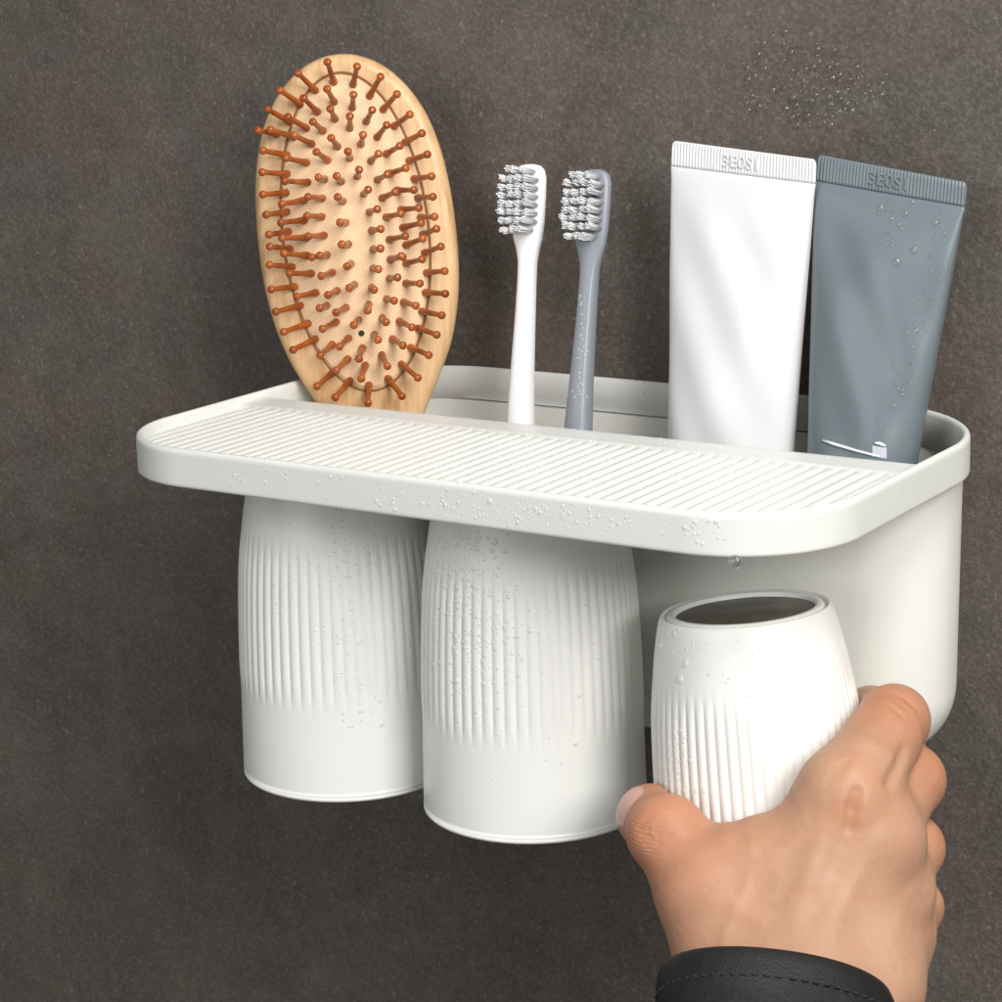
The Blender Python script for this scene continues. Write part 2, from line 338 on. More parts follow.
# ================================================================== TUBES
def text_mesh(body, size, depth):
    c = bpy.data.curves.new('txt', 'FONT'); c.body = body; c.size = size; c.extrude = depth; c.align_x = 'CENTER'; c.align_y = 'CENTER'
    o = bpy.data.objects.new('txt', c); COL.objects.link(o); dg = bpy.context.evaluated_depsgraph_get(); dg.update()
    me = bpy.data.meshes.new_from_object(o.evaluated_get(dg)); V = np.array([v.co[:] for v in me.vertices]); Fc = [tuple(p.vertices) for p in me.polygons]
    bpy.data.objects.remove(o); bpy.data.meshes.remove(me); return V, Fc
def squeeze_tube(tl, tr, bl, br, label, m, name_cat, seed, dent=0., zend=-.10):
    tl, tr, bl, br = map(np.array, (tl, tr, bl, br))
    tm = (tl + tr) / 2; bm = (bl + br) / 2
    wt = np.linalg.norm(tr - tl) / 2; wb = np.linalg.norm(br - bl) / 2
    ax = (bm - tm); Lv = np.linalg.norm(ax); ax /= Lv
    u0 = (tr - tl) / (2 * wt); u1 = (br - bl) / (2 * wb)
    root = empty('squeeze_tube', tuple(bm + ax * (zend - bm[2]) / ax[2]), label, 'tube', 'squeeze tubes standing in the box'); OR = tuple(root.location)
    def frame(s):
        t = s / Lv; u = u0 * (1 - min(t, 1.)) + u1 * min(t, 1.); u = u - ax * np.dot(u, ax) * t; u /= np.linalg.norm(u)
        n = np.cross(u, ax); n = n if n[1] < 0 else -n; n /= np.linalg.norm(n)
        return tm + ax * s, u, n
    ch = .0082; NP = 640
    def hw(s): return np.interp(s, [0, ch, ch + .004, Lv, Lv + .05], [wt, wt * 1.003, wt * .985, wb, wb - (wt - wb) * .3])
    def ht(s):
        t = (s - ch) / (Lv + .03 - ch); return .0007 if s <= ch else .0009 + .0125 * np.clip(t, 0, 1) ** .62
    full = Lv + .03
    full = Lv + .03
    th = np.linspace(0, 2 * np.pi, NP, False)
    def ring(s, ridg=0, sc=1, hh=None):
        c, u, n = frame(s); h = hw(s) * sc; q = ht(s) if hh is None else hh; P = []
        for a in th:
            ca, sa = math.cos(a), math.sin(a)
            t = min(1, max(0, (s - ch) / (full - ch)))
            e = .42 + .5 * t ** .6
            x = h * np.sign(ca) * abs(ca) ** (.9 if t > 0 else 1); y = q * np.sign(sa) * abs(sa) ** e
            if ridg: y += ridg * math.sin(x / .00058 * math.pi) * (1 if sa > 0 else -1) * sm(0, .15, abs(sa))
            # soft creases
            if t > 0: y += (.0013 * math.sin(x * 95 + seed + s * 45) * math.sin(s * 48 + seed) + .0005 * math.sin(x * 260 - s * 150 + seed * 2) + dent * .0016 * math.exp(-((x - .006) / .008) ** 2 - ((s - .03) / .015) ** 2)) * sm(0, .2, t) * (1 if sa > 0 else 0) * abs(sa)
            P.append(c + u * x + n * y)
        return P
    # crimped end
    rr = [ring(.0000, 0, .955, .0005), ring(.0004, .0001, .978), ring(.0010, .0002, .992), ring(.0020, .00024), ring(.0055, .00024), ring(.0072, .0002), ring(ch - .0001, .0, 1.)]
    fix(mesh('crimped_end', *loft(rr, cap0=True, cap1=True), m, root, OR))
    body = [ring(s) for s in [ch + .00002, ch + .0006, ch + .0015, ch + .003, ch + .005] + list(np.linspace(ch + .008, full, 46))]
    body.append(ring(full + .003, 0, .9)); body.append(ring(full + .005, 0, .7))
    ob = fix(mesh('tube_body', *loft(body, cap0=True, cap1=True), m, root, OR))
    c, u, n = frame(full + .005); e = c + ax * max(.005, (zend - c[2]) / ax[2])
    def cring(p, r): return [p + u * r * math.cos(a) + n * r * math.sin(a) + n * 0 for a in np.linspace(0, 2 * math.pi, 40, False)]
    fix(mesh('cap', *loft([cring(c, .0150), cring(c + (e - c) * .05, .0158), cring(c + (e - c) * .95, .0160), cring(e, .0150)], cap0=True, cap1=True), m, root, OR))
    # embossed date code in its little frame
    Vt, Ft = text_mesh('3E0S1', .0056, .00022); c, u, n = frame(.0043); up = -ax
    mesh('embossed_code', [c + n * .00105 + u * (p[0] * 1.05) + up * p[1] + n * p[2] for p in Vt], Ft, m, root, OR, smooth=False)
    return root, ob, frame, ht, hw
wt_ = squeeze_tube(aty(673, 141, -.026), aty(817, 160, -.026), aty(672, 436, -.034), aty(792, 450, -.034),
             'white squeeze tube with crimped top standing between the grey toothbrush and the grey tube', M_WHITE_TUBE, 'tube', 1)
gt_ = squeeze_tube(aty(818.5, 155, -.022), aty(968, 183, -.020), aty(811, 441, -.034), aty(917, 457, -.034),
             'blue grey squeeze tube beaded with water, standing at the rounded right end of the box', M_GREY_TUBE, 'tube', 3, dent=.0)

# ================================================================== HAIRBRUSH
bc = aty(357, 235, -.040)                                  # centre of the head
yaw = math.radians(31); lean = math.radians(7); roll = math.radians(4.6)
n0 = np.array([math.sin(yaw) * math.cos(lean), -math.cos(yaw) * math.cos(lean), math.sin(lean)])
u0 = np.array([math.cos(yaw), math.sin(yaw), 0.]); v0 = np.cross(n0, u0); v0 = v0 if v0[2] > 0 else -v0
bu = u0 * math.cos(roll) + v0 * math.sin(roll) ; bv = v0 * math.cos(roll) - u0 * math.sin(roll); bn = n0
def BL(px, py, h):                                          # place on the brush seen in a direction -> local (u, v)
    d = ray(px, py); P0 = bc + bn * h; t = np.dot(P0 - CAM_LOC, bn) / np.dot(d, bn); q = CAM_LOC + d * t - P0
    return np.array([np.dot(q, bu), np.dot(q, bv)])
def BW(a, b, h): return bc + bu * a + bv * b + bn * h
tp = BL(341, 54, 0)[1]; rt = BL(457, 240, 0)[0]; lo = BL(372, 405, 0)[1]; wneck = (BL(420, 408, 0)[0] - BL(322, 392, 0)[0]) / 2
print('brush top', tp, 'half width', rt, 'lo', lo, 'neck', wneck, BL(264, 125, 0), BL(434, 127, 0), BL(420, 408, 0), BL(322, 392, 0), BL(455, 300, 0), BL(440, 360, 0), BL(415, 85, 0))
hairb = empty('hairbrush', tuple(BW(0, -.165, 0)), 'oval bamboo hairbrush with brown wooden pins, standing at the left of the box', 'hairbrush'); HB = tuple(hairb.location)
# outline half-width as a function of v
VV = np.array([tp, tp * .985, tp * .93, tp * .82, tp * .64, tp * .40, tp * .12, -tp * .18, -tp * .42, -tp * .66, -tp * .86, -tp * 1.02, -tp * 1.25, -tp * 1.6, -tp * 2.2, -tp * 2.55, -tp * 2.6])
rtw = rt
WW = np.array([.0, .18, .40, .63, .82, .945, 1.0, 1.0, .95, .83, .655, .50, .34, .26, .27, .22, .0]) * rtw
def outline(sc=1., off=0., n=40):
    vs = np.concatenate([tp - (tp - VV[4]) * (np.linspace(0, 1, n) ** 2), np.linspace(VV[4], VV[-2], n * 2)[1:], [VV[-1]]])
    # smooth monotone interpolation
    from numpy import interp
    f = catmull(VV[::-1], WW[::-1])
    R = [(max(0, f(v) - off), v) for v in vs]
    return [(a, b) for a, b in R] + [(-a, b) for a, b in R[-2:0:-1]]
def catmull(X, Y):
    X = list(X); Y = list(Y); m = [(Y[min(i + 1, len(X) - 1)] - Y[max(i - 1, 0)]) / (X[min(i + 1, len(X) - 1)] - X[max(i - 1, 0)]) for i in range(len(X))]
    # steep ends: the tip of an ellipse
    def f(x):
        if x >= X[-1]: return Y[-1]
        if x <= X[0]: return Y[0]
        i = int(np.searchsorted(X, x) - 1); i = max(0, min(i, len(X) - 2)); h = X[i + 1] - X[i]; t = (x - X[i]) / h
        if i >= len(X) - 5:      # crown of the head as a true ellipse so it closes round
            A = X[-1] - X[-5]; k = Y[-5] / math.sqrt(1 - ((X[-5] - (X[-1] - A * 2.2)) / (A * 2.2)) ** 2); 
            return k * math.sqrt(max(0, 1 - ((x - (X[-1] - A * 2.2)) / (A * 2.2)) ** 2))
        return (2 * t ** 3 - 3 * t ** 2 + 1) * Y[i] + (t ** 3 - 2 * t ** 2 + t) * h * m[i] + (-2 * t ** 3 + 3 * t ** 2) * Y[i + 1] + (t ** 3 - t ** 2) * h * m[i + 1]
    return f
OL = outline()
cen = np.array([0, 0.])
def inset(P, d):
    Q = []; n = len(P); P = np.array(P)
    for i in range(n):
        t = P[(i + 1) % n] - P[i - 1]; t /= np.linalg.norm(t) + 1e-12; nn = np.array([t[1], -t[0]])
        c = np.array([0, P[i][1] * .8]); 
        if np.dot(nn, P[i] - c) < 0: nn = -nn
        q = P[i] - nn * min(d, abs(P[i][0]) * .9 + .0008 if P[i][1] < 0 else d); Q.append(q)
    return Q
def OW(P, h): return [BW(p[0], p[1], h) for p in P]
rings = [OW(inset(OL, .006), -.0075), OW(inset(OL, .003), -.0072), OW(inset(OL, .0012), -.006), OW(inset(OL, .0002), -.0035), OW(OL, -.001), OW(inset(OL, .0008), .0012), OW(inset(OL, .0025), .0024), OW(inset(OL, .0042), .0027)]
fix(mesh('wooden_back', *loft(rings, cap0=True, cap1=True), M_BAMBOO, hairb, HB))
# cushion : superellipse on the front
pc = BL(355, 236, .003); pT = BL(341, 74, .003)[1]; pB = BL(372, 390, .003)[1]; pR = BL(432, 262, .003)[0]
pcv = (pT + pB) / 2; pa = (pT - pB) / 2; pr = pR
print('pad', pcv, pa, pr)
def padh(a, b):
    q = min(1, math.sqrt((a / pr) ** 2 + ((b - pcv) / pa) ** 2)); return .0028 + .0055 * (1 - q ** 2.2)
V = []; rg = [1, .99, .97, .93, .87, .8, .7, .6, .5, .4, .3, .2, .1, .03]; NA = 96
for s in rg:
    for a in np.linspace(0, 2 * math.pi, NA, False):
        x, y = pr * s * math.cos(a), pcv + pa * s * math.sin(a); V.append(BW(x, y, padh(x, y) - (.0012 if s == 1 else 0)))
_, Fc = loft([[0] * NA] * len(rg)); Fc.append(tuple((len(rg) - 1) * NA + j for j in range(NA)))
cushion = fix(mesh('cushion', V, Fc, M_PAD, hairb, HB))
# dark groove line round the cushion
gv = [BW(pr * 1.012 * math.cos(a), pcv + pa * 1.008 * math.sin(a), .0028) for a in np.linspace(0, 2 * math.pi, 97)]
mesh('cushion_seam', *tube_path(gv, [.00045] * 97, 6, False), mat('seam_brown', (.28, .12, .04), .6), hairb, HB)
mesh('air_hole', [BW(*(BL(361.5, 334, .008) + .0011 * np.array([math.cos(a), math.sin(a)])), padh(*BL(361.5, 334, .008)) + .0002) for a in np.linspace(0, 2 * math.pi, 16, False)], [tuple(range(16))], M_CORD, hairb, HB)
c1 = [(30,395,120,412),(70,300,180,360),(125,215,225,285),(205,140,290,225),(337,90,368,190),(470,110,450,200),(575,155,520,250),(648,232,578,308),(705,322,625,380),(758,405,672,450),(660,460,592,500),(782,498,690,530),(800,595,712,608),(805,685,728,690),(812,772,740,775),(820,822,750,852),(230,250,298,318),(335,210,370,275),(453,235,447,300),(537,303,507,360),(602,368,553,428),(565,495,527,530),(160,333,252,388),(350,298,373,348),(437,330,437,388),(272,355,322,400),(353,425,385,468),(495,412,485,458),(428,485,437,518),(478,565,470,597),(287,486,342,528),(250,685,320,692),(245,768,318,772),(250,858,328,853),(265,950,340,938),(298,600,328,608),(378,593,400,620),(382,685,408,705),(518,653,498,672),(560,738,520,752),(575,825,530,832),(573,910,537,915),(392,797,420,797),(400,892,432,890),(687,558,605,585),(605,585,555,612),(723,655,637,657),(640,662,575,692),(745,733,655,742),(665,757,592,775),(755,798,663,820),(685,855,605,872),(762,865,677,897),(665,942,610,958)]
c2 = [(622,28,540,60),(640,137,548,145),(643,237,543,230),(628,332,527,312),(605,418,512,385),(495,385,432,355),(570,507,480,468),(522,608,440,540),(452,690,382,602),(385,557,357,500),(455,465,403,432),(378,362,360,340),(343,440,325,412),(415,268,378,258),(512,290,450,272),(530,192,460,190),(430,165,390,170),(345,130,320,125),(325,220,315,208),(297,312,302,282),(455,75,392,88),(540,85,460,105),(355,40,320,42),(215,212,240,195),(205,118,225,105),(155,320,205,295),(235,375,258,350),(170,470,215,428),(258,525,275,470),(268,612,287,545),(298,720,302,630),(95,392,162,358),(120,243,165,222),(90,160,145,143),(85,70,122,68),(85,300,120,287),(85,510,145,455),(155,575,212,518),(70,645,145,580),(150,695,222,612),(180,22,215,20)]
k = 230 / 1002
pins = [(250 + a * k, 40 + b * k, 250 + c * k, 40 + d * k) for a, b, c, d in c1] + [(300 + a * k, 240 + b * k, 300 + c * k, 240 + d * k) for a, b, c, d in c2]
PIN = []
for tx, ty, bx, by in pins:
    b = BL(bx, by, .006); hh = padh(*b); b = BL(bx, by, hh); t = BL(tx, ty, hh + .0115); PIN.append((b, t, hh))
# the half of the cushion away from the shelf mirrors the near half about its long axis
lim = BL(318, 250, .006)[0]
for b, t, hh in list(PIN):
    mb = np.array([-b[0], b[1]]); 
    X = BW(mb[0], mb[1], hh); q = RM.T @ (X - CAM_LOC); px = CX + F * q[0] / -q[2]; py = CY - F * q[1] / -q[2]
    if px < 319 and py > 134 and all(np.linalg.norm(mb - o[0]) > .0052 for o in PIN): PIN.append((mb, np.array([-t[0], t[1]]), hh))
print('pins', len(PIN))
PINS = []
for b, t, hh in PIN:
    B = BW(b[0], b[1], hh - .0006); T = BW(t[0], t[1], hh + .0115); dv = T - B; L = np.linalg.norm(dv)
    ks = [0, .03, .10, .16, .30, .6, .80, .84, .88, .93, .97, .995, 1.0]; rs = [.0013, .00145, .00145, .0013, .00110, .00098, .00096, .0011, .00140, .00152, .0013, .0008, .0003]
    PINS.append(tube_path([B + dv * s for s in ks], rs, 10))
for i, (v_, f_) in enumerate(PINS[:100]): mesh('bristle', v_, f_, M_PIN, hairb, HB)
if len(PINS) > 100:
    o = mesh('bristle', *join(*PINS[100:]), M_PIN, hairb, HB); o['kind'] = 'stuff'
# woven grid print on the cushion rubber, in the brush's own directions
n = NT(M_PAD)
def dotn(vec, sc):
    x = n.n('ShaderNodeVectorMath', operation='DOT_PRODUCT'); n.link(n.o, x.inputs[0]); x.inputs[1].default_value = tuple(vec * sc); return n.math('SINE', x.outputs['Value'])
gr = n.math('MULTIPLY', n.math('ADD', dotn((bu * .94 + bv * .34), 2 * math.pi / .00078), 1.), n.math('ADD', dotn((bv * .94 - bu * .34), 2 * math.pi / .00078), 1.))
n.link(n.ramp(n.math('MULTIPLY', gr, .25), [(.0, (.78, .48, .25)), (.35, (.92, .71, .47))]), n.b.inputs['Base Color']); n.bump(gr, .3, .0003)

# ================================================================== HAND (person)
def seg(P, a, b, ra, rb):
    a = np.asarray(a); b = np.asarray(b); ba = b - a; t = np.clip(((P - a) @ ba) / np.dot(ba, ba), 0, 1)
    return np.linalg.norm(P - a - t[:, None] * ba, axis=1) - (ra + (rb - ra) * t) * HS
def smin(a, b, k): h = np.maximum(k - np.abs(a - b), 0) / k; return np.minimum(a, b) - h * h * h * k / 6 * 1.5
def H(px, py, d): return atd(px, py, d * HS)
FING = {
 'index': [(848, 797, .7370, .0120), (894, 721, .7600, .0110), (872, 716, .8000, .0096), (838, 732, .8170, .0083)],
 'middle': [(874, 842, .7380, .0125), (909, 781, .7590, .0112), (880, 785, .8060, .0096), (845, 800, .8220, .0083)],
 'ring': [(890, 893, .7430, .0118), (910, 849, .7610, .0106), (882, 852, .8060, .0092), (848, 862, .8210, .0080)],
 'pinky': [(893, 940, .7480, .0108), (913, 908, .7610, .0092), (888, 912, .7980, .0080), (860, 915, .8130, .0072)]}
WR = [(778, 1010, .7230), (802, 1012, .7210), (828, 1012, .7230), (858, 1012, .7290)]
def cup_sdf(P):
    q = P - top; t = -(q @ axis); r = np.linalg.norm(q + t[:, None] * axis, axis=1)
    tn = np.clip(t / CH / HS, 0, 1); rad = np.polyval(CUPFIT, tn) * HS + .0005
    return np.maximum(r - rad, np.maximum(-t, t - CH * HS))
cc = H(775, 986, .712); CR, CU, CF = RM[:, 0], RM[:, 1], RM[:, 2]           # right, up, towards the viewer's side
sa = -CU * .80 + CF * .60; sa /= np.linalg.norm(sa)
ARM = cc + sa * .135
CREASE = []
def hand_sdf(P):
    palm = None
    def add(a, b, k): return b if a is None else smin(a, b, k)
    for (nm, J), wv in zip(FING.items(), WR):
        palm = add(palm, seg(P, H(*wv), H(*J[0][:3]), .0150, J[0][3]), .012)
    palm = add(palm, seg(P, H(790, 900, .7345), H(842, 900, .7365), .0135, .0135), .014)
    palm = add(palm, seg(P, H(765, 960, .730), H(860, 960, .734), .0165, .0155), .014)
    # thumb
    th = [(742, 1000, .7330, .0180), (707, 893, .7390, .0158), (668, 835, .7500, .0116), (651, 818, .7720, .0102), (650, 812, .7800, .0092)]
    t_ = None
    for a, b in zip(th[:-1], th[1:]): t_ = add(t_, seg(P, H(*a[:3]), H(*b[:3]), a[3], b[3]), .004)
    t_ = add(t_, seg(P, H(664, 832, .747), H(672, 838, .747), .0110, .0110), .005)
    f = smin(palm, t_, .014)
    f = smin(f, seg(P, H(722, 882, .7400), H(800, 842, .7370), .0115, .0120), .014)       # web of the thumb
    f = smin(f, seg(P, H(730, 874, .7415), H(760, 862, .7400), .0110, .0110), .010)
    F_ = None
    for nm, J in FING.items():
        g = None
        for a, b in zip(J[:-1], J[1:]): g = add(g, seg(P, H(*a[:3]), H(*b[:3]), a[3], b[3]), .003)
        p = J[1]; g = add(g, seg(P, H(p[0] + 1, p[1] - 1, p[2] - .0015), H(p[0] - 1, p[1] + 1, p[2] - .0005), p[3] * .97, p[3] * .97), .003)
        F_ = add(F_, g, .0016)
    f = smin(f, F_, .0100)
    # knuckles, tendons
    for x, y, d, r in ((846, 792, .7325, .0080), (880, 842, .7330, .0060)): f = smin(f, np.linalg.norm(P - H(x, y, d), axis=1) - r * HS * .93, .020)
    f = smin(f, seg(P, H(868, 764, .7400), H(884, 738, .7480), .0098, .0096), .010)
    for a, b in (((800, 985, .7080), (868, 842, .7255)), ((772, 990, .7110), (836, 800, .7255)), ((835, 985, .7110), (886, 892, .7315))):
        f = smin(f, seg(P, H(*a), H(*b), .0008, .0008), .008)
    # dimple beside the index knuckle, crease between the knuckles
    def smax(a, b, k): return -smin(-a, -b, k)
    for A_, B_, r_, k_ in CREASE: f = smax(f, -seg(P, A_, B_, r_, r_), k_)
    f = smax(f, -seg(P, H(902, 760, .747), H(890, 800, .733), .0010, .0008), .004)
    # forearm
    f = smin(f, seg(P, H(800, 1005, .7270), ARM, .0230, .0235), .020)
    f = smin(f, seg(P, H(842, 1000, .7330), H(842, 1030, .7310), .0195, .0150), .018)
    f = smax(f, -cup_sdf(P), .0015)
    return f
def surface_nets(fn, lo, hi, h):
    ax_ = [np.arange(lo[i], hi[i], h) for i in range(3)]; nx_, ny_, nz_ = map(len, ax_)
    G = np.stack(np.meshgrid(*ax_, indexing='ij'), -1).reshape(-1, 3); Vv = np.empty(len(G))
    for i in range(0, len(G), 400000): Vv[i:i + 400000] = fn(G[i:i + 400000])
    Vv = Vv.reshape(nx_, ny_, nz_); s = Vv < 0
    acc = np.zeros((nx_ - 1, ny_ - 1, nz_ - 1, 3)); cnt = np.zeros((nx_ - 1, ny_ - 1, nz_ - 1))
    import itertools
    for d in range(3):
        oth = [k for k in range(3) if k != d]
        for oa, ob in itertools.product((0, 1), repeat=2):
            o0 = [0, 0, 0]; o0[oth[0]] = oa; o0[oth[1]] = ob; o1 = list(o0); o1[d] = 1
            sl = lambda o: tuple(slice(o[k], o[k] + Vv.shape[k] - 1) for k in range(3))
            a = Vv[sl(o0)]; b = Vv[sl(o1)]; cr = (a < 0) != (b < 0); t = np.where(cr, a / np.where(cr, a - b, 1), 0)
            for k in range(3): acc[..., k] += np.where(cr, o0[k] + (t if k == d else 0), 0)
            cnt += cr
    act = cnt > 0; idx = -np.ones(act.shape, int); idx[act] = np.arange(act.sum())
    I = np.argwhere(act); P = (I + acc[act] / cnt[act][:, None]) * h + np.array([a[0] for a in ax_])
    Fq = []
    for d in range(3):
        u_, v_ = [(1, 2), (2, 0), (0, 1)][d]
        a = s; b = np.roll(s, -1, d); cr = (a != b); sl = [slice(1, -1)] * 3; sl[d] = slice(0, -1)
        m = np.zeros_like(cr); m[tuple(sl)] = cr[tuple(sl)]
        E_ = np.argwhere(m); e1 = np.zeros(3, int); e1[u_] = 1; e2 = np.zeros(3, int); e2[v_] = 1
        q = np.stack([idx[tuple((E_ - e1 - e2).T)], idx[tuple((E_ - e2).T)], idx[tuple(E_.T)], idx[tuple((E_ - e1).T)]], 1)
        fl_ = s[tuple(E_.T)]; q[~fl_] = q[~fl_][:, ::-1]; Fq.append(q)
    Q = np.concatenate(Fq); return P, Q[(Q >= 0).all(1)]
pts = np.array([H(*j[:3]) for J in FING.values() for j in J] + [H(640, 800, .78), H(740, 1000, .733), H(840, 1060, .72)])
lo_, hi_ = pts.min(0) - .03, pts.max(0) + .03
lo_, hi_ = np.minimum(lo_, ARM - .03), np.maximum(hi_, ARM + .03)
def skin_at(pts_):       # depth of the skin along a direction
    d0 = np.array([CAM_LOC + ray(x, y) * .60 for x, y in pts_]); dr_ = np.array([ray(x, y) for x, y in pts_]); t_ = np.zeros(len(pts_))
    for _ in range(60): t_ += np.clip(hand_sdf(d0 + dr_ * t_[:, None]), -.01, .01) * .9
    return d0 + dr_ * (t_ - .0004)[:, None]
CL = [((857, 793), (853, 808), .0010, .0035), ((853, 808), (850, 828), .0009, .0035), ((905, 752), (890, 785), .0008, .004)]
CL += [(p, q, .00045, .0014) for p, q in (((828, 776), (849, 766)), ((826, 784), (845, 777)), ((832, 768), (852, 759)), ((891, 699), (911, 712)), ((898, 695), (917, 709)), ((886, 704), (904, 717)), ((920, 760), (936, 776)), ((915, 766), (930, 781)),
      ((640, 838), (662, 820)), ((644, 845), (668, 826)), ((637, 830), (655, 813)), ((650, 850), (672, 834)))]
PQ = skin_at([c[0] for c in CL] + [c[1] for c in CL])
CREASE += [(PQ[i], PQ[i + len(CL)], c[2] * .9, c[3]) for i, c in enumerate(CL)]
PV, PF = surface_nets(hand_sdf, lo_, hi_, .00090)
horg = H(800, 1100, .71)
person = mesh('person', PV, PF, M_SKIN, origin=tuple(horg))
tag(person, 'right hand reaching up from below, thumb and fingers gripping the lifted white cup', 'person')
fl_ = np.zeros(len(PV)); wr_ = np.zeros(len(PV))
for x, y, d, r, a in ((897, 715, .752, .016, .7), (912, 775, .757, .014, .8), (912, 846, .758, .013, .7), (915, 908, .758, .012, .7), (660, 830, .745, .020, .85), (640, 815, .765, .016, .6), (690, 860, .725, .018, .45), (850, 800, .722, .014, .35), (735, 850, .73, .02, .25), (700, 930, .725, .02, .3), (853, 808, .722, .006, .6), (851, 820, .721, .005, .5), (680, 870, .735, .025, .45), (895, 795, .735, .006, .6)):  # redder knuckles and thumb; dimple crease and finger gap also darkened by colour
    q = np.linalg.norm(PV - H(x, y, d), axis=1); fl_ = np.maximum(fl_, a * np.exp(-(q / r) ** 2))
for x, y, d, r in ((897, 718, .751, .011), (912, 775, .756, .010), (652, 834, .740, .008), (912, 846, .758, .009)):
    q = np.linalg.norm(PV - H(x, y, d), axis=1); wr_ = np.maximum(wr_, np.exp(-(q / r) ** 2))
for nm, arr in (('skin_tint', fl_), ('wrinkle', wr_)):
    at_ = person.data.attributes.new(nm, 'FLOAT', 'POINT'); at_.data.foreach_set('value', arr.astype(np.float32))
# smooth out voxel stepping
sm_ = person.modifiers.new('smooth', 'SMOOTH'); sm_.factor = .5; sm_.iterations = 1
# sleeve
sb = np.cross(sa, CR); sb = sb if np.dot(sb, CU) > 0 else -sb
def sring(s, rx, ry, wob=0, ph=0):
    P = []
    for a in np.linspace(0, 2 * math.pi, 96, False):
        ca, si = math.cos(a), math.sin(a); e = .93
        k = 1 + wob * (math.sin(3 * a + ph) * .6 + math.sin(7 * a + ph * 2.3) * .4)
        P.append(cc + sa * (s + wob * .02 * math.sin(5 * a + ph)) + CS * rx * k * np.sign(ca) * abs(ca) ** e + sb * ry * k * np.sign(si) * abs(si) ** e)
    return P
CS = CR * .988 - CU * .13
rx0, ry0 = .0362 * HS, .0262 * HS
rg = [sring(.05, rx0 - .004, ry0 - .004), sring(.004, rx0 - .0035, ry0 - .0035), sring(.0006, rx0 - .0026, ry0 - .0026), sring(0, rx0 - .0014, ry0 - .0014), sring(.0006, rx0 - .0002, ry0 - .0002), sring(.002, rx0 + .0003, ry0 + .0003)]
for i, s in enumerate(np.linspace(.005, .16, 26)): rg.append(sring(s, rx0 + .0005 + s * .1, ry0 + .0005 + s * .1 + .0011 * math.sin(s * 380) * sm(0, .02, s), .034 * sm(0, .02, s), s * 95))
sl_ = fix(mesh('sleeve', *loft(rg, cap1=True), M_LEATHER, person, tuple(horg), label='black leather sleeve cuff'))
st = []
for a in np.linspace(.1, math.pi - .1, 34):
    def sp_(aa, o=.0012): ca, si = math.cos(aa), math.sin(aa); return cc + sa * .0095 + CS * (rx0 + o) * np.sign(ca) * abs(ca) ** .93 + sb * (ry0 + o) * abs(si) ** .93
    st.append(tube_path([sp_(a - .025, .0010), sp_(a, .0016), sp_(a + .025, .0010)], [.0003, .0004, .0003], 6))
mesh('stitching', *join(*st), M_THREAD, sl_, tuple(horg))
# thumb nail, seen edge on at the far side of the thumb tip
Tn = H(651, 817, .7735); na = H(650, 812, .7800) - H(668, 835, .7500); na /= np.linalg.norm(na)
nn_ = -CR * .86 + CF * .34 + CU * .38; nn_ -= na * np.dot(nn_, na); nn_ /= np.linalg.norm(nn_); nt = np.cross(na, nn_)
gp, gd = [], []
for i in range(17):
    for j in range(17):
        a_, b_ = -1 + i / 8, -1 + j / 8; k_ = (1 - .12 * abs(b_) ** 3) ; sq = math.sqrt(1 - b_ * b_ / 2.4)
        gp.append(Tn + na * (-.0035 + .0075 * a_ * sq) * HS); an = math.radians(52) * b_ * math.sqrt(1 - a_ * a_ / 2.6); gd.append(nn_ * math.cos(an) + nt * math.sin(an))
gp = np.array(gp); gd = np.array(gd); l_ = np.zeros(len(gp)); h_ = np.full(len(gp), .03)
for _ in range(30):
    m_ = (l_ + h_) / 2; ins_ = hand_sdf(gp + gd * m_[:, None]) < 0; l_ = np.where(ins_, m_, l_); h_ = np.where(ins_, h_, m_)
ee = np.array([max(abs(-1 + i / 8), abs(-1 + j / 8)) for i in range(17) for j in range(17)])
Nv = gp + gd * (l_ + .0005 * (1 - ee ** 6) - .0002)[:, None]
nail = mesh('thumbnail', Nv, [(i * 17 + j, i * 17 + j + 1, i * 17 + j + 18, i * 17 + j + 17) for i in range(16) for j in range(16)], M_NAIL, person, tuple(horg))

